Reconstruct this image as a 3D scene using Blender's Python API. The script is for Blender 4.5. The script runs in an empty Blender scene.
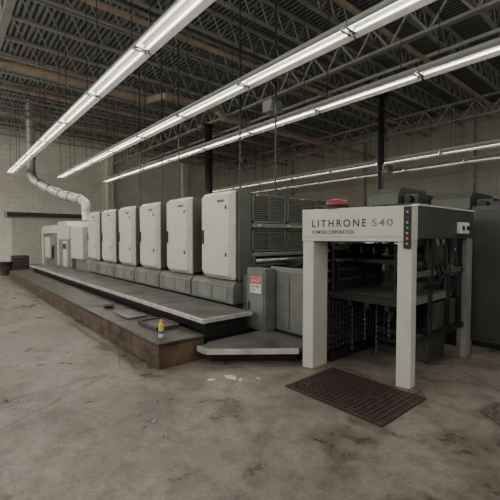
import bpy, bmesh, math, random
from mathutils import Vector, Matrix
random.seed(4)
C = bpy.context.scene.collection

# ---------------------------------------------------------------- materials
def mat(name, col, rough=0.5, metal=0.0, var=0.12, scale=6.0, bump=0.0, col2=None, emit=0.0, detail=6):
    m = bpy.data.materials.new(name); m.use_nodes = True
    nt = m.node_tree; b = nt.nodes['Principled BSDF']
    tc = nt.nodes.new('ShaderNodeTexCoord')
    n = nt.nodes.new('ShaderNodeTexNoise'); n.inputs['Scale'].default_value = scale; n.inputs['Detail'].default_value = detail
    nt.links.new(tc.outputs['Object'], n.inputs['Vector'])
    r = nt.nodes.new('ShaderNodeValToRGB')
    c = Vector(col)
    c2 = Vector(col2) if col2 else c*(1-var*2)
    r.color_ramp.elements[0].color = (*c2, 1); r.color_ramp.elements[0].position = 0.3
    r.color_ramp.elements[1].color = (*c, 1); r.color_ramp.elements[1].position = 0.62
    nt.links.new(n.outputs['Fac'], r.inputs['Fac'])
    nt.links.new(r.outputs['Color'], b.inputs['Base Color'])
    b.inputs['Roughness'].default_value = rough; b.inputs['Metallic'].default_value = metal
    if bump:
        bp = nt.nodes.new('ShaderNodeBump'); bp.inputs['Strength'].default_value = bump; bp.inputs['Distance'].default_value = 0.01
        nt.links.new(n.outputs['Fac'], bp.inputs['Height']); nt.links.new(bp.outputs['Normal'], b.inputs['Normal'])
    if emit:
        b.inputs['Emission Color'].default_value = (*col, 1); b.inputs['Emission Strength'].default_value = emit
    return m

M = {}
M['door'] = mat('door_paint', (.58,.56,.48), .4, 0, .07, 3)
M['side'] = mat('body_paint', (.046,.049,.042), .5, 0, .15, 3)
M['base'] = mat('base_paint', (.16,.165,.15), .5, 0, .15, 4)
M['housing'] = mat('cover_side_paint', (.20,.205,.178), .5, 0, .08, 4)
M['darkside'] = mat('cover_side_dark_paint', (.10,.107,.09), .5, 0, .08, 4)  # grey with the cover sides' shade in it; reused on other parts
M['gantry'] = mat('gantry_paint', (.54,.52,.45), .4, 0, .06, 3)
M['panel'] = mat('panel_paint', (.085,.089,.083), .5, 0, .12, 3)
M['louver'] = mat('louver_paint', (.165,.172,.148), .45, .0, .12, 8)
M['dark'] = mat('dark_steel', (.020,.020,.022), .45, .3, .2, 8)
M['chain'] = mat('oily_chain', (.07,.07,.072), .35, .6, .2, 20)
M['black'] = mat('black_rubber', (.012,.012,.013), .55, 0, .1, 10)
M['steel'] = mat('steel', (.38,.38,.37), .35, .8, .12, 10)
M['walk'] = mat('walkway_plate', (.17,.17,.16), .38, .4, .3, 2.2, .2, (.07,.07,.068))
M['edge'] = mat('edge_aluminium', (.60,.60,.56), .35, .3, .2, 5)
M['rust'] = mat('rusty_side', (.13,.080,.050), .75, 0, .3, 4, .8, (.022,.017,.014))
M['pit'] = mat('oily_plate', (.085,.075,.066), .35, .2, .3, 4, .4, (.020,.018,.017))
M['white'] = mat('white_enamel', (.64,.65,.60), .5, 0, .06, 3)
M['duct'] = mat('duct_paint', (.62,.62,.57), .4, .2, .08, 3)
M['pipe'] = mat('pipe_paint', (.50,.38,.28), .6, 0, .12, 3)
M['joist'] = mat('joist_paint', (.42,.42,.39), .6, .1, .1, 3)
M['column'] = mat('column_paint', (.045,.045,.047), .5, 0, .1, 3)
M['red'] = mat('red_lens', (.16,.010,.009), .35, 0, .05, 3)
M['signred'] = mat('sign_red', (.55,.02,.02), .5, 0, .03, 3)
M['yellow'] = mat('yellow_plastic', (.75,.52,.03), .4, 0, .03, 3)
M['orange'] = mat('orange_plastic', (.75,.22,.02), .4, 0, .03, 3)
M['blue'] = mat('blue_print', (.03,.12,.5), .4, 0, .03, 3)
M['green'] = mat('green_button', (.03,.4,.12), .4, 0, .03, 3)
M['ink'] = mat('dark_blue_ink', (.014,.016,.034), .4, 0, .03, 3)
M['greyink'] = mat('grey_ink', (.15,.16,.17), .4, 0, .03, 3)
M['paper'] = mat('paper', (.55,.53,.48), .8, 0, .05, 3)
M['mat'] = mat('brown_black_rubber', (.040,.022,.020), .6, 0, .2, 14)
M['beige'] = mat('beige_paint', (.19,.18,.15), .5, 0, .08, 3)
M['greygreen'] = mat('grey_green_paint', (.115,.122,.105), .5, 0, .08, 3)
M['bluegrey'] = mat('bluegrey_paint', (.05,.058,.062), .5, 0, .1, 3)
M['wood'] = mat('crate_wood', (.16,.12,.085), .8, 0, .2, 9, .3)
M['tube'] = mat('lamp_tube_glow', (1,.97,.88), .4, 0, .01, 3, emit=3.2)
M['pane'] = mat('frosted_pane_glow', (.95,.98,1), .4, 0, .01, 3, emit=.6)  # glow for the added panes out of view

def floor_mat():
    m = bpy.data.materials.new('stained_concrete'); m.use_nodes=True
    nt=m.node_tree; b=nt.nodes['Principled BSDF']; L=nt.links
    tc=nt.nodes.new('ShaderNodeTexCoord')
    def noise(s,d,r=.6,dist=0,off=0):
        n=nt.nodes.new('ShaderNodeTexNoise'); n.inputs['Scale'].default_value=s; n.inputs['Detail'].default_value=d; n.inputs['Roughness'].default_value=r; n.inputs['Distortion'].default_value=dist
        mp=nt.nodes.new('ShaderNodeMapping'); mp.inputs['Location'].default_value=(off,off*.7,0); L.new(tc.outputs['Object'],mp.inputs['Vector'])
        L.new(mp.outputs[0],n.inputs['Vector']); return n
    def ramp(src,p0,c0,p1,c1):
        r=nt.nodes.new('ShaderNodeValToRGB'); e=r.color_ramp.elements
        e[0].position=p0; e[0].color=(*c0,1); e[1].position=p1; e[1].color=(*c1,1); L.new(src,r.inputs['Fac']); return r.outputs['Color']
    def mul(a,c,f,mode='MULTIPLY'):
        x=nt.nodes.new('ShaderNodeMixRGB'); x.blend_type=mode; x.inputs[0].default_value=f; L.new(a,x.inputs[1]); L.new(c,x.inputs[2]); return x.outputs[0]
    n1=noise(.8,10,.72,.2); n2=noise(6,9,.75,.2); n3=noise(45,4); n4=noise(1.7,10,.72,.3,7); n5=noise(3.2,10,.8,.2,13)
    c=ramp(n1.outputs['Fac'],.38,(.135,.114,.093),.60,(.235,.21,.178))
    c=mul(c,ramp(n2.outputs['Fac'],.38,(.52,.49,.47),.54,(1,1,1)),.7)
    c=mul(c,ramp(n4.outputs['Fac'],.40,(.40,.365,.34),.50,(1,1,1)),.7)
    c=mul(c,ramp(n5.outputs['Fac'],.60,(1,1,1),.70,(1.45,1.45,1.42)),.8)
    c=mul(c,ramp(n3.outputs['Fac'],.3,(.6,.6,.6),.6,(1,1,1)),.6)
    dn=noise(1.5,5); mx=nt.nodes.new('ShaderNodeMixRGB'); mx.inputs[0].default_value=.12; L.new(tc.outputs['Object'],mx.inputs[1]); L.new(dn.outputs['Color'],mx.inputs[2])
    v=nt.nodes.new('ShaderNodeTexVoronoi'); v.feature='DISTANCE_TO_EDGE'; v.inputs['Scale'].default_value=.35; L.new(mx.outputs[0],v.inputs['Vector'])
    c=mul(c,ramp(v.outputs['Distance'],.001,(.35,.33,.31),.005,(1,1,1)),.75)
    L.new(c,b.inputs['Base Color'])
    rr=nt.nodes.new('ShaderNodeMapRange'); rr.inputs['To Min'].default_value=.20; rr.inputs['To Max'].default_value=.65
    L.new(n4.outputs['Fac'],rr.inputs['Value']); rr.inputs['From Min'].default_value=.35; rr.inputs['From Max'].default_value=.65; L.new(rr.outputs[0],b.inputs['Roughness'])
    bp=nt.nodes.new('ShaderNodeBump'); bp.inputs['Strength'].default_value=.2; bp.inputs['Distance'].default_value=.01
    L.new(n2.outputs['Fac'],bp.inputs['Height']); L.new(bp.outputs[0],b.inputs['Normal'])
    return m
M['floor']=floor_mat()
def block_mat(name,col,axis):
    m=mat(name,col,.85,0,.06,1.2); nt=m.node_tree; L=nt.links; b=nt.nodes['Principled BSDF']
    tc=nt.nodes.new('ShaderNodeTexCoord')
    sx=nt.nodes.new('ShaderNodeSeparateXYZ'); cb=nt.nodes.new('ShaderNodeCombineXYZ'); L.new(tc.outputs['Object'],sx.inputs[0])
    L.new(sx.outputs['X' if axis=='y' else 'Y'],cb.inputs[0]); L.new(sx.outputs['Z'],cb.inputs[1])
    br=nt.nodes.new('ShaderNodeTexBrick'); br.inputs['Scale'].default_value=1.0
    br.inputs['Brick Width'].default_value=.6; br.inputs['Row Height'].default_value=.3; br.inputs['Mortar Size'].default_value=.015
    br.inputs['Color1'].default_value=(1,1,1,1); br.inputs['Color2'].default_value=(.93,.93,.93,1); br.inputs['Mortar'].default_value=(.8,.79,.77,1)
    L.new(cb.outputs[0],br.inputs['Vector'])
    src=b.inputs['Base Color'].links[0].from_socket
    x=nt.nodes.new('ShaderNodeMixRGB'); x.blend_type='MULTIPLY'; x.inputs[0].default_value=.9; L.new(src,x.inputs[1]); L.new(br.outputs['Color'],x.inputs[2]); L.new(x.outputs[0],b.inputs['Base Color'])
    bp=nt.nodes.new('ShaderNodeBump'); bp.invert=True; bp.inputs['Strength'].default_value=.5; bp.inputs['Distance'].default_value=.01
    L.new(br.outputs['Fac'],bp.inputs['Height']); L.new(bp.outputs[0],b.inputs['Normal'])
    return m
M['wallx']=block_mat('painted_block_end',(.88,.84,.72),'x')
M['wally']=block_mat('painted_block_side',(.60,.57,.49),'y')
def deck_mat():
    m=mat('metal_deck',(.20,.203,.19),.6,.1,.1,2); nt=m.node_tree; L=nt.links; b=nt.nodes['Principled BSDF']
    tc=nt.nodes.new('ShaderNodeTexCoord'); w=nt.nodes.new('ShaderNodeTexWave'); w.bands_direction='Y'
    w.inputs['Scale'].default_value=2.0; L.new(tc.outputs['Object'],w.inputs['Vector'])
    bp=nt.nodes.new('ShaderNodeBump'); bp.inputs['Strength'].default_value=1; bp.inputs['Distance'].default_value=.05
    L.new(w.outputs['Fac'],bp.inputs['Height']); L.new(bp.outputs[0],b.inputs['Normal'])
    return m
M['deck']=deck_mat()

# ---------------------------------------------------------------- mesh helper
class MB:
    def __init__(s): s.bm=bmesh.new()
    def box(s,a,b):
        x0,x1=sorted((a[0],b[0])); y0,y1=sorted((a[1],b[1])); z0,z1=sorted((a[2],b[2]))
        v=[s.bm.verts.new(p) for p in [(x0,y0,z0),(x1,y0,z0),(x1,y1,z0),(x0,y1,z0),(x0,y0,z1),(x1,y0,z1),(x1,y1,z1),(x0,y1,z1)]]
        for f in [(3,2,1,0),(4,5,6,7),(0,1,5,4),(1,2,6,5),(2,3,7,6),(3,0,4,7)]: s.bm.faces.new([v[i] for i in f])
        return s
    def frustum(s,back,front,yb,yf):
        A=[s.bm.verts.new((p[0],yb,p[1])) for p in back]; B=[s.bm.verts.new((p[0],yf,p[1])) for p in front]
        fs=[s.bm.faces.new(A),s.bm.faces.new(B)]; n=len(A)
        for i in range(n): fs.append(s.bm.faces.new([A[i],A[(i+1)%n],B[(i+1)%n],B[i]]))
        bmesh.ops.recalc_face_normals(s.bm,faces=fs); return s
    def prism(s,poly,d0,d1,axis='z'):
        def P(p,d):
            if axis=='z': return (p[0],p[1],d)
            if axis=='x': return (d,p[0],p[1])
            return (p[0],d,p[1])
        A=[s.bm.verts.new(P(p,d0)) for p in poly]; B=[s.bm.verts.new(P(p,d1)) for p in poly]
        fs=[s.bm.faces.new(A[::-1]),s.bm.faces.new(B)]; n=len(poly)
        for i in range(n): fs.append(s.bm.faces.new([A[i],A[(i+1)%n],B[(i+1)%n],B[i]]))
        bmesh.ops.recalc_face_normals(s.bm,faces=fs); return s
    def cyl(s,p0,p1,r,r2=None,n=12,caps=True):
        p0=Vector(p0);p1=Vector(p1); d=p1-p0
        q=d.to_track_quat('Z','Y').to_matrix().to_4x4(); mt=Matrix.Translation((p0+p1)/2)@q
        bmesh.ops.create_cone(s.bm,cap_ends=caps,segments=n,radius1=r,radius2=r if r2 is None else r2,depth=d.length,matrix=mt); return s
    def sph(s,p,r,sc=(1,1,1),u=14,v=8):
        bmesh.ops.create_uvsphere(s.bm,u_segments=u,v_segments=v,radius=r,matrix=Matrix.Translation(p)@Matrix.Diagonal((*sc,1))); return s
    def tube(s,pts,r,n=10):
        for a,b in zip(pts[:-1],pts[1:]): s.cyl(a,b,r,n=n)
        for p in pts[1:-1]: s.sph(p,r*1.0,u=n,v=6)
        return s
    def obj(s,name,m,parent=None,bevel=0,smooth=False,label=None):
        me=bpy.data.meshes.new(name)
        s.bm.to_mesh(me); s.bm.free()
        me.materials.append(M[m])
        if smooth:
            for p in me.polygons: p.use_smooth=True
        o=bpy.data.objects.new(name,me); C.objects.link(o)
        if bevel:
            md=o.modifiers.new('bevel','BEVEL'); md.width=bevel; md.segments=2; md.limit_method='ANGLE'
        if parent is not None: o.parent=parent
        if label: o['label']=label
        return o
def top(name,label,cat,loc=(0,0,0),group=None):
    o=bpy.data.objects.new(name,None); o.empty_display_size=.1; C.objects.link(o); o.location=loc
    o['label']=label; o['category']=cat
    if group: o['group']=group
    return o
def tag(o,label,cat,group=None):
    o['label']=label; o['category']=cat
    if group: o['group']=group
    return o
def dup(root,loc,rot=None):
    n=root.copy(); C.objects.link(n); n.location=loc
    if rot is not None: n.rotation_euler=rot
    def rec(src,dst):
        for ch in list(src.children):
            c=ch.copy(); c.parent=dst; C.objects.link(c); rec(ch,c)
    rec(root,n); return n
def text_mesh(txt,name,m,parent,width,height,loc,rot,extr=.002,spacing=1.0,thin=0):
    cu=bpy.data.curves.new('t','FONT'); cu.body=txt; cu.space_character=spacing; cu.extrude=.01; cu.offset=thin
    t=bpy.data.objects.new('t',cu); C.objects.link(t)
    dg=bpy.context.evaluated_depsgraph_get(); dg.update()
    me=bpy.data.meshes.new_from_object(t.evaluated_get(dg)); bpy.data.objects.remove(t)
    xs=[v.co.x for v in me.vertices]; ys=[v.co.y for v in me.vertices]
    x0,x1,y0,y1=min(xs),max(xs),min(ys),max(ys)
    for v in me.vertices:
        v.co.x=(v.co.x-x0)/(x1-x0)*width; v.co.y=(v.co.y-y0)/(y1-y0)*height; v.co.z=v.co.z/.01*extr
    me.materials.clear(); me.materials.append(M[m])
    for p in me.polygons: p.material_index=0
    o=bpy.data.objects.new(name,me); C.objects.link(o); o.location=loc; o.rotation_euler=rot
    if parent is not None: o.parent=parent
    return o
def struct(o): o['kind']='structure'; return o

# ---------------------------------------------------------------- room
X0,X1,Y0,Y1,H=-25,7,-7,20,7.9
struct(MB().box((X0,Y0,-.1),(X1,Y1,0)).obj('floor','floor'))
struct(MB().box((X0,Y0,H),(X1,Y1,H+.1)).obj('ceiling','deck'))
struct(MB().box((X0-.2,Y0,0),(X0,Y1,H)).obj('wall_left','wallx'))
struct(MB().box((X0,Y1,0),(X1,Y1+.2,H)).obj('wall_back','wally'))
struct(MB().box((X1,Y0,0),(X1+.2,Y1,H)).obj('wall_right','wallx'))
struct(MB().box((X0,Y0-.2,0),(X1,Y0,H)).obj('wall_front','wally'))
d=MB()
for i in range(26): d.box((X0,3.1,i*.105),(X0+.05,6.6,i*.105+.095))
struct(d.obj('door_1','door'))
cn=top('door_canopy','dark grey horizontal roller hood on the end wall','roller hood',(X0,0,0))
MB().box((.0,2.85,2.80),(.45,6.9,3.02)).obj('hood_box','column',cn,.02)
MB().box((.0,2.75,2.75),(.5,2.85,3.07)).obj('end_plate','steel',cn)
MB().box((.0,6.9,2.75),(.5,7.0,3.07)).obj('end_plate','steel',cn)
for i,y in enumerate((-1.5,8.5,14.2)):
    struct(MB().box((X0,y,0),(X0+.3,y+.4,7.2)).obj('trim_%d'%(i+1),'wallx'))
for i,x in enumerate((-19,-13,-7,-1)):
    struct(MB().box((x,Y1-.3,0),(x+.4,Y1,7.2)).obj('trim_%d'%(i+4),'wally'))
def area(name,loc,rot,sx,sy,e,col):
    L=bpy.data.lights.new(name,'AREA'); L.shape='RECTANGLE'; L.size=sx; L.size_y=sy; L.energy=e; L.color=col
    o=bpy.data.objects.new(name,L); C.objects.link(o); o.location=loc; o.rotation_euler=rot
wi=1  # added windows out of view, put in to brighten the hall
for x,we in ((-20,330),(-12.5,230),(-5,190),(2,170)):
    wn=MB()
    for k in range(5): wn.box((x-2.6+k*1.3-.03,Y0,2.6),(x-2.6+k*1.3+.03,Y0+.06,5.8))
    for z in (2.6,3.65,4.7,5.8): wn.box((x-2.6,Y0,z-.03),(x+2.6,Y0+.06,z+.03))
    o=struct(wn.obj('window_%d'%wi,'column')); wi+=1
    MB().box((x-2.6,Y0+.005,2.6),(x+2.6,Y0+.015,5.8)).obj('frosted_pane','pane',o)
    area('window_daylight',(x,Y0+.08,4.2),(math.pi/2,0,0),5.2,3.2,we,(1,.975,.93))  # added fill lamp in front of the unseen pane
for y in (-2,5,12):  # more added windows, unseen, on the right wall
    wn=MB()
    for k in range(5): wn.box((X1-.06,y-2.6+k*1.3-.03,2.6),(X1,y-2.6+k*1.3+.03,5.8))
    for z in (2.6,3.65,4.7,5.8): wn.box((X1-.06,y-2.6,z-.03),(X1,y+2.6,z+.03))
    o=struct(wn.obj('window_%d'%wi,'column')); wi+=1
    MB().box((X1-.015,y-2.6,2.6),(X1-.005,y+2.6,5.8)).obj('frosted_pane','pane',o)
    area('window_daylight',(X1-.08,y,4.2),(math.pi/2,0,math.pi/2),5.2,3.2,30,(1,.98,.95))  # weaker added fill lamp from the right

# ---------------------------------------------------------------- roof joists
j=MB(); Ly=Y1-Y0
j.box((-.05,0,.62),(.05,Ly,.68)).box((-.05,0,0),(.05,Ly,.05))
n=int(Ly/.6)
for i in range(n):
    y=i*.6; j.cyl((0,y,.03),(0,y+.3,.65),.018,n=5); j.cyl((0,y+.3,.65),(0,y+.6,.03),.018,n=5)
jo=j.obj('roof_joist','joist'); tag(jo,'open-web steel roof joist under the metal deck','roof joist','roof joists')
jo.location=(X0+.8,Y0,H-.70)
x=X0+2.1
while x<X1-.3:
    o=jo.copy(); C.objects.link(o); o.location=(x,Y0,H-.70); x+=1.3
g=MB(); Lx=X1-X0
g.box((0,-.08,.7),(Lx,.08,.76)).box((0,-.08,0),(Lx,.08,.07))
for i in range(int(Lx/1.0)):
    g.cyl((i,0,.04),(i+.5,0,.72),.03,n=6); g.cyl((i+.5,0,.72),(i+1,0,.04),.03,n=6)
go=g.obj('roof_girder','joist'); tag(go,'deep grey steel truss girder carrying the joists','roof girder','roof girders')
go.location=(X0,8.9,H-1.48)
for y in (16.5,1.2):
    o=go.copy(); C.objects.link(o); o.location=(X0,y,H-1.48)

for (x,y) in ((-13.3,8.9),(-7.8,13.4)):
    c=top('support_column','dark painted round steel column rising to the roof girder','column',(x,y,0),'steel columns')
    r=.16 if y<10 else .12
    MB().cyl((0,0,.03),(0,0,6.4 if y<10 else 7.18),r,n=20).obj('column_shaft','column',c,smooth=True)
    MB().box((-.25,-.25,0),(.25,.25,.03)).obj('base_plate','column',c)
    MB().box((-.2,-.2,6.38 if y<10 else 7.14),(.2,.2,6.42 if y<10 else 7.2)).obj('cap_plate','column',c)

def pipe(pts,r,m,label,n=10):
    tag(MB().tube(pts,r,n).obj('overhead_pipe',m),label,'pipe')
pipe([(-12.4,-7,6.45),(-12.4,5.7,6.45),(-11.8,6.1,6.55),(-11.8,8.3,6.55),(-11.8,8.6,6.25),(-11.8,9.2,6.25),(-12.1,11,6.40),(-12.1,20,6.40)],.12,'pipe','long tan painted pipe hung below the roof joists',12)
for x in (-8.9,-15.9,-19.2,-5.2): pipe([(x,-7,7.0),(x,20,7.0)],.075,'pipe','thin tan sprinkler pipe crossing under the joists')
pipe([(-25,11.5,7.13),(7,11.5,7.13)],.055,'white','thin white conduit running the length of the hall')
for (x,y,z) in ((-8.6,8.2,5.75),(-8.6,15.2,4.6),(-17.5,12,5.4)):
    b=top('hanging_heater','small light grey heater box hung from the roof','heater',(x,y,z),'hanging heater boxes')
    MB().box((-.2,-.25,-.18),(.2,.25,.18)).obj('heater_case','white',b,.02)
    l=MB()
    for k in range(6): l.box((.2,-.2,-.14+k*.05),(.22,.2,-.12+k*.05))
    l.obj('front_louver','steel',b)
    MB().cyl((0,0,.18),(0,0,7.25-z),.012,n=6).obj('hanger_rod','column',b)
for (x,y) in ((-11.7,5.1),(-10.4,5.25),(-9.1,5.1),(-6.5,5.2),(-5.35,5.2)):
    o=MB().cyl((0,0,2.335),(0,0,7.25),.018,n=8).box((-.06,-.06,2.335),(.06,.06,2.45)).obj('conduit_drop','column'); o.location=(x,y,0)
    tag(o,'thin dark vertical conduit dropping from the roof to the press','conduit','vertical conduits')

du=top('exhaust_duct','white segmented round exhaust duct dropping from roof to feeder','duct',(-19.5,3.24,7.2))
def rel(p): return (p[0]+19.5,p[1]-3.24,p[2]-7.2)
pts=[(-19.5,3.24,7.85),(-19.5,3.24,4.55),(-19.3,3.3,4.25),(-18.9,3.5,4.0),(-17.4,4.0,3.45),(-16.0,4.4,3.15),(-15.6,4.5,2.95),(-15.5,4.5,2.24)]
MB().tube([rel(q) for q in pts],.18,18).obj('duct_run','duct',du)
for z in (4.55,5.2,5.9,6.6,7.3): MB().cyl(rel((-19.5,3.24,z)),rel((-19.5,3.24,z+.05)),.205,n=18).obj('duct_collar','steel',du)
for a,b,t in ((3,4,0),(3,4,.5),(4,5,0),(4,5,.5),(5,6,0),(6,7,.4)):
    A=Vector(rel(pts[a])); B=Vector(rel(pts[b])); p0=A.lerp(B,t); dr=(B-A).normalized()
    MB().cyl(p0-dr*.025,p0+dr*.025,.205,n=18).obj('duct_collar','steel',du)

# ---------------------------------------------------------------- light fixtures
FZ=4.6
f=top('light_fixture','white twin-tube fluorescent strip light hung on cables','ceiling light',(0,0,FZ),'strip lights')
SEG=2.44
MB().prism([(-.05,.13),(.05,.13),(.06,.04),(-.06,.04)],.01,SEG-.01,'x').obj('housing','white',f)
MB().prism([(-.06,.07),(-.18,-.05),(-.175,-.055),(-.05,.045),(.05,.045),(.175,-.055),(.18,-.05),(.06,.07)],.02,SEG-.02,'x').obj('reflector','white',f)
for y in (-.08,.08): MB().cyl((.06,y,.005),(SEG-.06,y,.005),.016,n=8).obj('lamp_tube','tube',f,smooth=True)
for x in (.35,SEG-.35): MB().cyl((x,0,.12),(x,0,7.22-FZ),.008,n=5).obj('hanger_cable','column',f)
for x in (.03,SEG-.06): MB().prism([(-.06,.035),(-.12,-.02),(.12,-.02),(.06,.035)],x,x+.03,'x').obj('end_cap','housing',f)
ROWS=(-1.7,.4,2.5,4.6,6.8,13.7,15.9)
first=True
for y in ROWS:
    for k in range(9):
        loc=(-20.3+k*SEG,y,FZ)
        if first: f.location=loc; first=False
        else: dup(f,loc)
    area('strip_lamp',(-20.3+4.5*SEG,y,FZ+.036),(0,0,0),9*SEG-.1,.05,150,(1,.96,.87))

# ---------------------------------------------------------------- printing units
UX,UY=-4.59,3.5
u=top('printing_unit','light grey press printing unit with tall aisle-side cover','printing press unit',(UX,UY,0),'row of printing units')
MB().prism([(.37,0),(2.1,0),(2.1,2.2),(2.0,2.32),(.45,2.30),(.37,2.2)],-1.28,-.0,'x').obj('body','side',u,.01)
MB().box((-.86,.10,.93),(-.01,.37,2.32)).obj('cover_housing','darkside',u,.006)  # shade on the door's side put into a darker grey
back=[(-.90,.96),(-.84,.90),(-.05,.90),(-.02,.93),(-.02,2.32),(-.05,2.35),(-.87,2.35),(-.90,2.32)]
front=[(-.86,1.03),(-.80,.97),(-.12,.97),(-.09,1.0),(-.09,2.26),(-.12,2.29),(-.83,2.29),(-.86,2.26)]
dd=MB().frustum(back,front,.08,0).frustum(back,back,.12,.0801).obj('door','door',u)
MB().box((-.83,-.018,1.48),(-.80,.0,1.72)).obj('handle','dark',dd)
MB().box((-.17,-.012,1.28),(-.14,.0,1.34)).obj('latch','dark',dd)
MB().box((-.17,-.012,2.05),(-.14,.0,2.11)).obj('latch','dark',dd)
MB().box((-.40,-.004,2.17),(-.20,.0,2.21)).obj('unit_plate','panel',dd)
MB().prism([(.36,.52),(.03,.52),(.03,.80),(.10,.88),(.36,.88)],-1.27,-.01,'x').obj('base_cover','base',u,.006)
for xx in (-1.0,-.55): MB().box((xx,.02,.56),(xx+.38,.03,.76)).obj('access_plate','housing',u,.004)
MB().box((-1.24,.27,.9),(-1.0,.37,2.1)).obj('side_frame','panel',u,.006)
MB().box((-1.2,.26,1.45),(-1.04,.27,1.75)).obj('control_panel','dark',u)
for z in (1.1,1.25): MB().cyl((-1.26,.3,z),(-.9,.3,z),.03,n=10).obj('ink_roller','steel',u)
for k in range(1,6): dup(u,(UX-1.31*k,UY,0))
MB().box((-.01,.13,.90),(.025,.385,2.36)).obj('end_cover','darkside',u,.004)
cols=((.41,1.20),(1.24,2.07))
for (y0,y1) in cols:
  for (z0,z1) in ((1.84,2.32),(1.36,1.74)):
    l=MB(); l.box((0,y0,z0),(.02,y1,z0+.03)).box((0,y0,z1-.03),(.02,y1,z1)).box((0,y0,z0),(.02,y0+.03,z1)).box((0,y1-.03,z0),(.02,y1,z1)).box((0,(y0+y1)/2-.012,z0),(.02,(y0+y1)/2+.012,z1))
    z=z0+.045
    while z<z1-.05:
        l.prism([(0.0,z),(.024,z+.004),(.024,z+.016),(0,z+.024)],y0+.03,y1-.03,'y'); z+=.037
    l.obj('louvered_panel','louver',u)
MB().box((0,.40,1.755),(.06,2.09,1.825)).obj('crossbar','housing',u,.006)
MB().box((0,.40,1.28),(.08,2.09,1.34)).obj('crossbar','housing',u,.006)
for z,r in ((1.20,.04),(1.11,.05)): MB().cyl((.055,.42,z),(.055,2.05,z),r,n=14).obj('transfer_roller','steel' if r<.05 else 'dark',u,smooth=True)
MB().box((0,.39,1.0),(.10,.42,1.28)).obj('roller_bracket','panel',u)
MB().box((0,2.04,1.0),(.10,2.09,1.28)).obj('roller_bracket','panel',u)
for (y,z,c,w_,h) in ((.50,2.28,'yellow',.05,.025),(.5,1.78,'paper',.07,.03),(1.6,2.285,'paper',.06,.025),(1.2,1.78,'yellow',.07,.025)):
    xx=.064 if abs(z-1.78)<.001 else .026
    MB().box((xx-.006,y,z),(xx,y+w_,z+h)).obj('warning_sticker',c,u)

fe=top('sheet_feeder','light grey sheet feeder section at the press end','press feeder',(-12.55,3.5,0))
MB().box((-1.6,.2,0),(0,1.95,1.75)).obj('feeder_body','housing',fe,.02)
MB().box((-1.5,.02,.85),(-.1,.2,1.95)).obj('side_cover','door',fe,.02)
MB().box((-3.6,.1,0),(-1.75,.25,1.5)).obj('pile_frame','housing',fe,.02)
MB().box((-3.6,1.75,0),(-1.75,1.9,2.0)).obj('pile_frame','housing',fe,.02)
MB().prism([(-3.5,1.5),(-1.9,1.5),(-1.9,2.0),(-2.4,2.2),(-3.5,2.2)],.05,1.9,'y').obj('suction_head','gantry',fe,.02)
MB().box((-3.4,.35,.6),(-1.9,1.7,1.3)).obj('sheet_stack','paper',fe)
MB().box((-3.4,.35,0),(-1.9,1.7,.6)).obj('pile_board','dark',fe)
MB().box((-2.6,.01,.5),(-2.1,.1,1.45)).obj('operator_console','door',fe,.01)
MB().box((-2.56,.0,1.15),(-2.14,.01,1.35)).obj('display_screen','dark',fe)
MB().box((-6.9,.1,0),(-6.6,.5,2.0)).obj('loading_post','gantry',fe,.02)
MB().box((-6.9,1.6,0),(-6.6,1.9,2.0)).obj('loading_post','gantry',fe,.02)
MB().box((-3.9,.1,0),(-3.65,.4,2.0)).obj('loading_post','gantry',fe,.02)
MB().box((-6.9,.12,1.75),(-3.65,.45,2.1)).obj('loading_beam','gantry',fe,.02)
MB().box((-6.5,.2,.1),(-3.95,1.6,1.2)).obj('sheet_stack','beige',fe)
MB().box((-5.8,.02,.7),(-4.9,.1,1.6)).obj('side_cover','door',fe,.02)

# ---------------------------------------------------------------- walkway & pit box
wk=top('raised_walkway','long grey steel plate walkway with bright metal edge','walkway',(-4.1,2.65,0))
MB().box((-12.4,0,.44),(0,.84,.50)).obj('walkway_deck','walk',wk)
MB().box((-12.4,-.03,.445),(0.03,0,.505)).obj('edge_trim','edge',wk,.004)
MB().box((0,0,.445),(.03,.84,.505)).obj('edge_trim','edge',wk,.004)
MB().box((-12.4,.08,0),(-.06,.80,.44)).obj('support_skirt','dark',wk)
for i in range(1,9): MB().box((-i*1.4,.0,.5),(-i*1.4+.012,.84,.502)).obj('plate_joint','dark',wk)
pb=top('low_platform','low rusty-sided platform with oily dark top plates','platform',(-4.02,1.97,0))
MB().box((-12.4,0,0),(0,.64,.28)).obj('platform_body','rust',pb,.01)
MB().box((-12.42,-.02,.285),(.02,.64,.32)).obj('top_plate','pit',pb,.006)
MB().box((-12.4,-.018,.15),(.015,0,.275)).obj('side_board','rust',pb,.006)
MB().box((-12.4,-.012,.01),(.01,0,.14)).obj('side_board','rust',pb,.006)
for i in range(1,9): MB().box((-i*1.5,-.02,.32),(-i*1.5+.01,.64,.322)).obj('plate_joint','dark',pb)
dt=tag(MB().box((-.3,-.15,0),(.3,.15,.03)).obj('metal_plate','walk',None,.01),'loose grey steel plate lying on the low platform','steel plate'); dt.location=(-5.8,2.33,.323)
rag=MB(); rag.sph((0,0,.032),.1,(1.3,1,.3)); r0=rag.obj('cleaning_rag','black',smooth=True); tag(r0,'crumpled dark cleaning rag on the low platform','rag'); r0.location=(-6.7,2.3,.323)
ch=tag(MB().box((-.3,-.18,0),(.3,.18,.03)).box((-.3,-.18,.03),(-.28,.18,.05)).box((.28,-.18,.03),(.3,.18,.05)).box((-.3,-.18,.03),(.3,-.16,.05)).box((-.3,.16,.03),(.3,.18,.05)).obj('drip_tray','pit',None),'shallow dark metal drip tray on the low platform','tray'); ch.location=(-4.85,2.37,.323)

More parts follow.
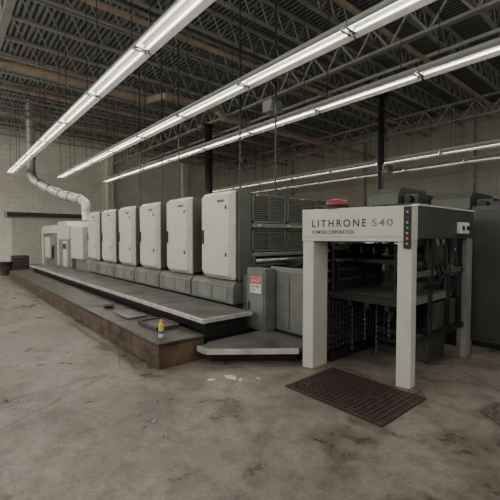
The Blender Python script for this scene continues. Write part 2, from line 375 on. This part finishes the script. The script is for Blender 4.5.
sc=top('spray_can','yellow and white aerosol can with blue band on the platform corner','spray can',(-4.27,2.12,.32))
MB().cyl((0,0,0),(0,0,.05),.036,n=20).obj('can_base','paper',sc)
MB().cyl((0,0,.05),(0,0,.085),.0365,n=20).obj('blue_band','blue',sc)
MB().cyl((0,0,.085),(0,0,.165),.036,n=20).obj('can_body','yellow',sc)
MB().cyl((0,0,.165),(0,0,.18),.036,.02,n=20).obj('can_shoulder','steel',sc)
MB().cyl((0,0,.18),(0,0,.22),.02,.016,n=16).obj('spray_cap','yellow',sc)

st=top('corner_step','low angled grey step plate with light edging beside the press','step',(0,0,0))
poly=[(-3.99,2.50),(-3.80,2.50),(-3.08,3.40),(-3.08,3.76),(-4.06,3.76),(-4.06,2.66),(-3.99,2.66)]
MB().prism(poly,.14,.20).obj('step_plate','walk',st)
e=MB()
ed=[(-3.99,2.50),(-3.80,2.50),(-3.08,3.40)]
for a,b in zip(ed[:-1],ed[1:]):
    a=Vector(a);b=Vector(b);t=(b-a).normalized();nn=Vector((t.y,-t.x))*.025
    e.prism([a,b,b+nn,a+nn],.135,.20)
e.obj('edge_trim','edge',st)
MB().prism([(-3.97,2.68),(-3.88,2.62),(-3.18,3.48),(-3.16,3.74),(-4.04,3.74)],0,.14).obj('step_base','dark',st)

cb=top('side_cabinet','grey steel cabinet with warning sign next to the press','cabinet',(-4.33,3.60,0))
MB().box((0,0,.201),(.41,.21,1.13)).obj('cabinet_body','base',cb,.01)
MB().box((.03,-.012,.26),(.38,0,1.08)).obj('cabinet_door','base',cb,.005)
MB().box((.01,.02,0.0),(.24,.20,.201)).obj('plinth','dark',cb)
MB().box((.06,-.03,.5),(.08,-.012,.62)).obj('handle','dark',cb)
sg=MB().box((.10,-.020,.76),(.34,-.012,1.0)).obj('warning_sign','white',cb)
MB().box((.105,-.024,.90),(.335,-.020,.995)).obj('sign_header','signred',sg)
text_mesh('DANGER','sign_lettering','white',sg,.20,.055,(.12,-.0245,.92),(math.pi/2,0,0),.001)
text_mesh('KEEP HANDS\nCLEAR','sign_lettering','black',sg,.19,.095,(.12,-.0205,.785),(math.pi/2,0,0),.001)
dk=top('dark_cabinet','dark grey cabinet box filling the gap beside the printing unit','cabinet',(-4.56,3.70,0))
MB().box((0,0,0),(.21,.16,1.0)).obj('cabinet_body','panel',dk,.01)
MB().box((.02,-.01,.55),(.19,0,.95)).obj('cabinet_door','panel',dk,.005)

dv=top('delivery_section','grey low delivery body joining the last unit to the stacker','press delivery',(-4.46,3.88,0))
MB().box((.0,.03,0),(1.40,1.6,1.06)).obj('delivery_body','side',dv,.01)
MB().box((.32,-.04,.21),(1.32,.03,1.09)).obj('side_panel','base',dv,.01)
MB().box((.80,-.046,.25),(.806,-.04,1.05)).obj('panel_seam','dark',dv)
MB().box((.32,.03,1.06),(1.32,.10,1.14)).obj('top_rail','housing',dv,.01)
MB().box((.20,.5,1.06),(1.35,1.5,1.22)).obj('top_cover','dark',dv,.02)
for k in range(4):
    MB().tube([(.55+.1*t,.22+.07*k,1.1+.13*math.sin(t*math.pi/8)*(1+.2*k)) for t in range(9)],.014,6).obj('air_hose','black',dv)

# ---------------------------------------------------------------- delivery gantry
Lp=Vector((-2.99,3.36)); Rp=Vector((-1.80,3.72)); D=(Rp-Lp).normalized(); ang=math.atan2(D.y,D.x)
gn=top('delivery_stacker','beige-grey portal frame of the press delivery pile','press delivery frame',(0,0,0))
zb,zt=1.55,1.93
MB().prism([Lp,Rp,(-1.80,3.84),(-2.99,3.72)],zb,zt).obj('front_beam','gantry',gn,.008)
MB().prism([Lp+D*.005+Vector((0,.01)),Lp+D*.14+Vector((0,.01)),(-2.85,3.68),(-2.985,3.68)],0,zb).obj('leg','gantry',gn,.006)
a=Rp-D*.15
MB().prism([a+Vector((0,.01)),Rp+Vector((-.005,.01)),(-1.805,3.84),(-1.945,3.84)],0,zb).obj('leg','gantry',gn,.006)
MB().box((-1.87,5.24,0),(-1.80,5.40,1.60)).obj('leg','housing',gn,.006)
MB().box((-2.99,5.28,0),(-2.90,5.40,1.60)).obj('leg','darkside',gn,.006)
MB().box((-1.86,3.84,1.58),(-1.80,5.42,zt)).obj('side_beam','side',gn,.006)  # dark colour stands in for shadow on the beam's outer side
MB().box((-1.88,3.84,zt),(-1.79,5.43,zt+.02)).obj('beam_cap','gantry',gn,.004)
MB().box((-2.99,3.72,zb+.02),(-2.90,5.42,zt)).obj('side_beam','panel',gn,.01)
MB().box((-2.90,5.36,1.60),(-1.86,5.42,zt)).obj('rear_beam','panel',gn,.01)
MB().box((-2.9,3.9,zt-.06),(-2.0,5.36,zt-.03)).obj('top_cover','dark',gn)  # added dark plate closing the top to darken the interior
nrm=Vector((D.y,-D.x))
def onf(s,z): 
    q=Lp+D*s+nrm*.0015; return (q.x,q.y,z)
text_mesh('LITHRONE','lettering','ink',gn,.64,.086,onf(.13,1.715),(math.pi/2,0,ang),.001,1.4,.016)
text_mesh('S40','lettering','greyink',gn,.22,.078,onf(.83,1.717),(math.pi/2,0,ang),.001,1.2,.012)
text_mesh('KOMORI CORPORATION','lettering','ink',gn,.50,.044,onf(.135,1.635),(math.pi/2,0,ang),.001,1.1,.012)
MB().prism([Lp+D*.02+nrm*.004,Rp-D*.10+nrm*.004,Rp-D*.10,Lp+D*.02],1.60,1.604).obj('trim_line','greyink',gn)
q=Rp-D*.085
kp=MB().prism([q,q+D*.075,q+D*.075+nrm*.02,q+nrm*.02],1.48,1.92).obj('button_panel','black',gn,.004)
for k,c in enumerate(('steel','orange','steel','green','steel','red','steel')):
    cpt=q+D*.037+nrm*.02; e2=cpt+nrm*.012; z=1.53+k*.055
    MB().cyl((cpt.x,cpt.y,z),(e2.x,e2.y,z),.011,n=10).obj('push_button',c,kp)
jb=MB().box((-1.80,4.86,1.64),(-1.75,5.14,1.78)).obj('junction_box','white',gn,.008)
for k in range(2): MB().cyl((-1.75,4.93+.14*k,1.71),(-1.738,4.93+.14*k,1.71),.028,n=14).obj('round_gauge','dark',jb)
bc_=Vector((-2.66,3.60))
MB().cyl((bc_.x,bc_.y,zt),(bc_.x,bc_.y,zt+.025),.15,n=24).obj('beacon_base','dark',gn)
MB().cyl((bc_.x,bc_.y,zt+.025),(bc_.x,bc_.y,zt+.08),.14,.13,n=24).sph((bc_.x,bc_.y,zt+.08),.13,(1,1,.35),24,8).obj('beacon_lens','red',gn,smooth=True)
# interior
MB().box((-3.04,3.78,.12),(-2.99,5.10,1.50)).obj('inner_wall','side',gn)
for k in range(4): MB().box((-2.98,3.80,1.02+.13*k),(-2.92,5.1,1.05+.13*k)).obj('guide_bar','panel',gn)
for k,y in enumerate((3.86,4.5,4.95)): MB().box((-2.92,y,.9),(-2.88,y+.06,1.52)).obj('vertical_bar','dark',gn)
for z,r in ((1.46,.04),(1.30,.03)): MB().cyl((-2.84,3.85,z),(-2.84,5.28,z),r,n=12).obj('guide_roller','chain',gn,smooth=True)
for k in range(5): MB().box((-2.74+.17*k,3.95,1.40),(-2.70+.17*k,5.36,1.48)).obj('gripper_rail','dark',gn)
for k in range(2): MB().box((-2.90,4.2+.6*k,1.27),(-1.90,4.25+.6*k,1.32)).obj('cross_rail','dark',gn)
MB().box((-2.95,3.88,.85),(-1.98,5.12,.89)).obj('pile_table','darkside',gn,.004)
MB().box((-2.95,3.83,.82),(-1.98,3.88,.90)).obj('table_rail','dark',gn)
MB().box((-1.98,3.83,.82),(-1.94,5.12,.90)).obj('table_rail','housing',gn)
for x in (-2.88,-2.10):
    for y in (3.94,5.0): MB().cyl((x,y,.90),(x,y,1.5),.012,n=8).obj('lift_rod','dark',gn)
b=MB()
for k in range(18):
    y=3.82+k*.074
    b.cyl((-2.93,y,.12),(-2.93,y,.86),.010,n=6)
    for z in range(10): b.sph((-2.92,y,.16+z*.074),.026,(.8,.8,1),8,5)
bb=b.obj('chain_curtain','chain',gn); bb['kind']='stuff'
for (x,y,z0,z1) in ((-2.75,5.26,.12,1.60),(-2.35,5.26,.12,1.60),(-2.15,5.26,.12,1.60),(-2.70,4.0,.15,.82),(-2.52,4.0,.3,.82),(-2.36,4.0,.12,.82),(-2.2,4.0,.4,.82),(-2.6,4.6,.12,.82),(-2.4,4.6,.2,.82),(-2.1,4.7,.15,.82)):
    b=MB(); z=z0+.03
    while z<z1-.02: b.sph((x,y,z),.020,(.8,.8,1.3),8,5); z+=.06
    b.cyl((x,y,z0),(x,y,z1),.007,n=6); b.obj('lift_chain','chain',gn)
for k,x in enumerate((-2.70,-2.45,-2.20)): MB().box((x,3.90,.74),(x+.05,5.0,.85)).obj('table_rib','dark',gn)
MB().box((-2.95,3.78,0),(-2.86,5.1,.12)).obj('base_rail','dark',gn,.01)
MB().box((-2.80,4.70,0),(-2.05,5.2,.34)).obj('lift_motor_box','side',gn,.01)
MB().cyl((-2.7,4.62,.2),(-2.3,4.62,.2),.07,n=16).obj('lift_motor','dark',gn)
MB().box((-2.85,5.30,.12),(-1.95,5.34,1.08)).obj('rear_guard','dark',gn)
for k in range(4): MB().box((-2.85+.25*k,5.29,.14),(-2.82+.25*k,5.30,1.04)).obj('guard_rib','panel',gn)
MB().box((-2.90,5.30,1.10),(-1.87,5.35,1.15)).obj('crossbar','panel',gn)
MB().box((-1.86,3.85,1.16),(-1.83,5.24,1.22)).obj('crossbar','panel',gn)
MB().box((-1.86,3.85,.42),(-1.83,5.24,.48)).obj('crossbar','dark',gn)
for y in (4.25,4.75,5.1): MB().box((-1.87,y,.46),(-1.83,y+.04,1.58)).obj('vertical_bar','dark',gn)
MB().cyl((-1.9,4.1,1.05),(-1.9,4.6,1.05),.045,n=12).obj('drive_motor','dark',gn)
MB().box((-1.94,4.50,.48),(-1.88,5.1,.80)).obj('drive_box','side',gn,.01)
MB().box((-1.94,4.3,1.24),(-1.88,5.0,1.50)).obj('drive_box','side',gn,.01)
for k in range(3):
    MB().tube([(-1.88,4.95-.1*k,1.60),(-1.82,4.85-.1*k,1.35-.08*k),(-1.82,4.65-.1*k,1.2-.05*k),(-1.82,4.45-.05*k,1.3),(-1.88,4.40-.05*k,1.60)],.013,8).obj('air_hose','black',gn)

mm=MB(); W,Dp=1.12,.83
mm.box((0,0,0),(W,.035,.014)).box((0,Dp-.035,0),(W,Dp,.014)).box((0,.035,0),(.035,Dp-.035,.014)).box((W-.035,.035,0),(W,Dp-.035,.014))
nx,ny=19,14
for i in range(1,nx): 
    x=.035+(W-.07)*i/nx; mm.box((x-.012,.035,0),(x+.012,Dp-.035,.013))
for i in range(1,ny):
    y=.035+(Dp-.07)*i/ny; mm.box((.035,y-.012,0),(W-.035,y+.012,.0125))
mo=mm.obj('rubber_mat','mat'); mo.location=(-2.70,2.775,.001); mo.rotation_euler=(0,0,.01)
tag(mo,'perforated dark brown rubber floor mat by the delivery','floor mat')

# ---------------------------------------------------------------- background machines
m2=top('background_machine','tall grey-green machine unit standing behind the press','machine unit',(-1.0,8.1,0),'second machine line')
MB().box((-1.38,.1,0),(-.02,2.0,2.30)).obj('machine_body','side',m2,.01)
MB().prism([(.15,2.30),(1.6,2.30),(1.6,2.70),(.35,2.70),(.15,2.55)],-1.30,-.50,'x').obj('top_cabinet','greygreen',m2,.01)
MB().box((-.42,.3,2.30),(-.10,1.4,2.52)).obj('motor_box','panel',m2,.01)
MB().cyl((-.26,.3,2.40),(-.26,.12,2.40),.08,n=16).obj('fan_housing','dark',m2)
MB().box((-1.20,.04,.7),(-.75,.1,2.2)).obj('access_door','greygreen',m2,.008)
MB().box((-.68,.04,.7),(-.10,.1,2.2)).obj('access_door','panel',m2,.008)
MB().box((-.60,.03,1.5),(-.2,.04,1.8)).obj('inspection_window','black',m2)
MB().box((-1.37,0.02,.05),(-.03,.1,.62)).obj('base_cover','base',m2,.01)
MB().box((-1.1,.02,2.22),(-.7,.08,2.28)).obj('name_plate','dark',m2)
for k in range(3):
    MB().tube([(-1.1+.3*k,.08,2.30),(-1.08+.3*k,-.02,2.1),(-1.0+.3*k,-.05,1.6),(-.9+.3*k,0,1.1),(-.9+.3*k,.06,.9)],.02,8).obj('cable','black',m2)
MB().cyl((-1.3,0.0,1.4),(-.1,0.0,1.4),.03,n=10).obj('hand_rail','steel',m2)
for k,(dy,sz) in enumerate(((.25,.95),(-.1,1.03),(.4,.90),(.1,1.0))):
    o=dup(m2,(-2.4-1.4*k,8.1+dy,0)); o.scale=(1,1,sz)
o=dup(m2,(.4,8.3,0)); o.scale=(1,1,1.06)
cc=top('control_cabinet','tall dark blue-grey electrical cabinet beyond the delivery frame','control cabinet',(-2.0,5.95,0))
MB().box((0,0,.08),(1.3,.8,2.05)).obj('cabinet_body','bluegrey',cc,.01)
MB().box((.03,.03,0),(1.27,.77,.08)).obj('plinth','dark',cc)
for k in range(2):
    dr=MB().box((.04+.62*k,-.02,.14),(.64+.62*k,0,2.0)).obj('cabinet_door','side',cc,.008)
    MB().box((.56+.14*k,-.05,.95),(.58+.14*k,-.02,1.15)).obj('handle','steel',dr)
rk=top('storage_rack','tall steel shelf rack standing near the end wall','storage rack',(-23.2,9.2,0),'storage racks')
for x in (0,1.0):
    for y in (0,3.6): MB().box((x-.04,y-.04,0),(x+.04,y+.04,3.4)).obj('upright','base',rk)
for z in (.2,1.3,2.4,3.3): MB().box((-.04,-.04,z),(1.04,3.64,z+.07)).obj('shelf','beige',rk)
dup(rk,(-23.2,13.4,0))
for k,(x,y,w_,h,m_) in enumerate(((-19.5,2.2,.5,.45,'dark'),(-20.6,1.5,.6,.3,'wood'),(-18.2,2.0,.35,.3,'column'),(-21.5,2.6,.7,.7,'column'))):
    isb=k in (0,2)
    t=top('waste_bin' if isb else 'shipping_crate', ('dark round waste bin on the floor','low wooden crate on the floor','small dark round bin on the floor','dark slatted crate near the end wall')[k], 'bin' if isb else 'crate',(x,y,0))
    if isb:
        MB().cyl((0,0,0),(0,0,h),w_*.4,w_*.5,n=18).obj('bin_body',m_,t)
        MB().cyl((0,0,h),(0,0,h+.04),w_*.52,n=18).obj('bin_lid','black',t)
    else:
        for q_ in range(4): MB().box((0,0,q_*h/4),(w_,w_,(q_+.88)*h/4)).obj('crate_slat',m_,t)
for k,(x,y,s_) in enumerate(((-3.27,2.48,.09),(-3.36,2.27,.05),(-3.15,2.52,.04),(-3.05,2.70,.03))):
    b=MB(); b.prism([(-s_,-.3*s_),(-.2*s_,-.6*s_),(s_,-.1*s_),(.6*s_,.5*s_),(-.5*s_,.55*s_)],0,.006)
    o=b.obj('paper_scrap','paper'); o.location=(x,y,.001); o.rotation_euler=(0,0,k*1.1); tag(o,'small torn white paper scrap on the concrete','paper scrap','paper scraps')

# ---------------------------------------------------------------- camera, world
cam=bpy.data.cameras.new('camera'); co=bpy.data.objects.new('camera',cam); C.objects.link(co)
cam.sensor_width=36; cam.lens=36*365/500; cam.clip_end=200
th=math.radians(40.2); pit=math.atan(13/365)
fw=Vector((-math.cos(th)*math.cos(pit),math.sin(th)*math.cos(pit),-math.sin(pit)))
co.location=(0,0,1.6); co.rotation_euler=fw.to_track_quat('-Z','Y').to_euler()
bpy.context.scene.camera=co
w=bpy.data.worlds.new('world'); bpy.context.scene.world=w; w.use_nodes=True
w.node_tree.nodes['Background'].inputs[0].default_value=(.5,.5,.5,1); w.node_tree.nodes['Background'].inputs[1].default_value=.3
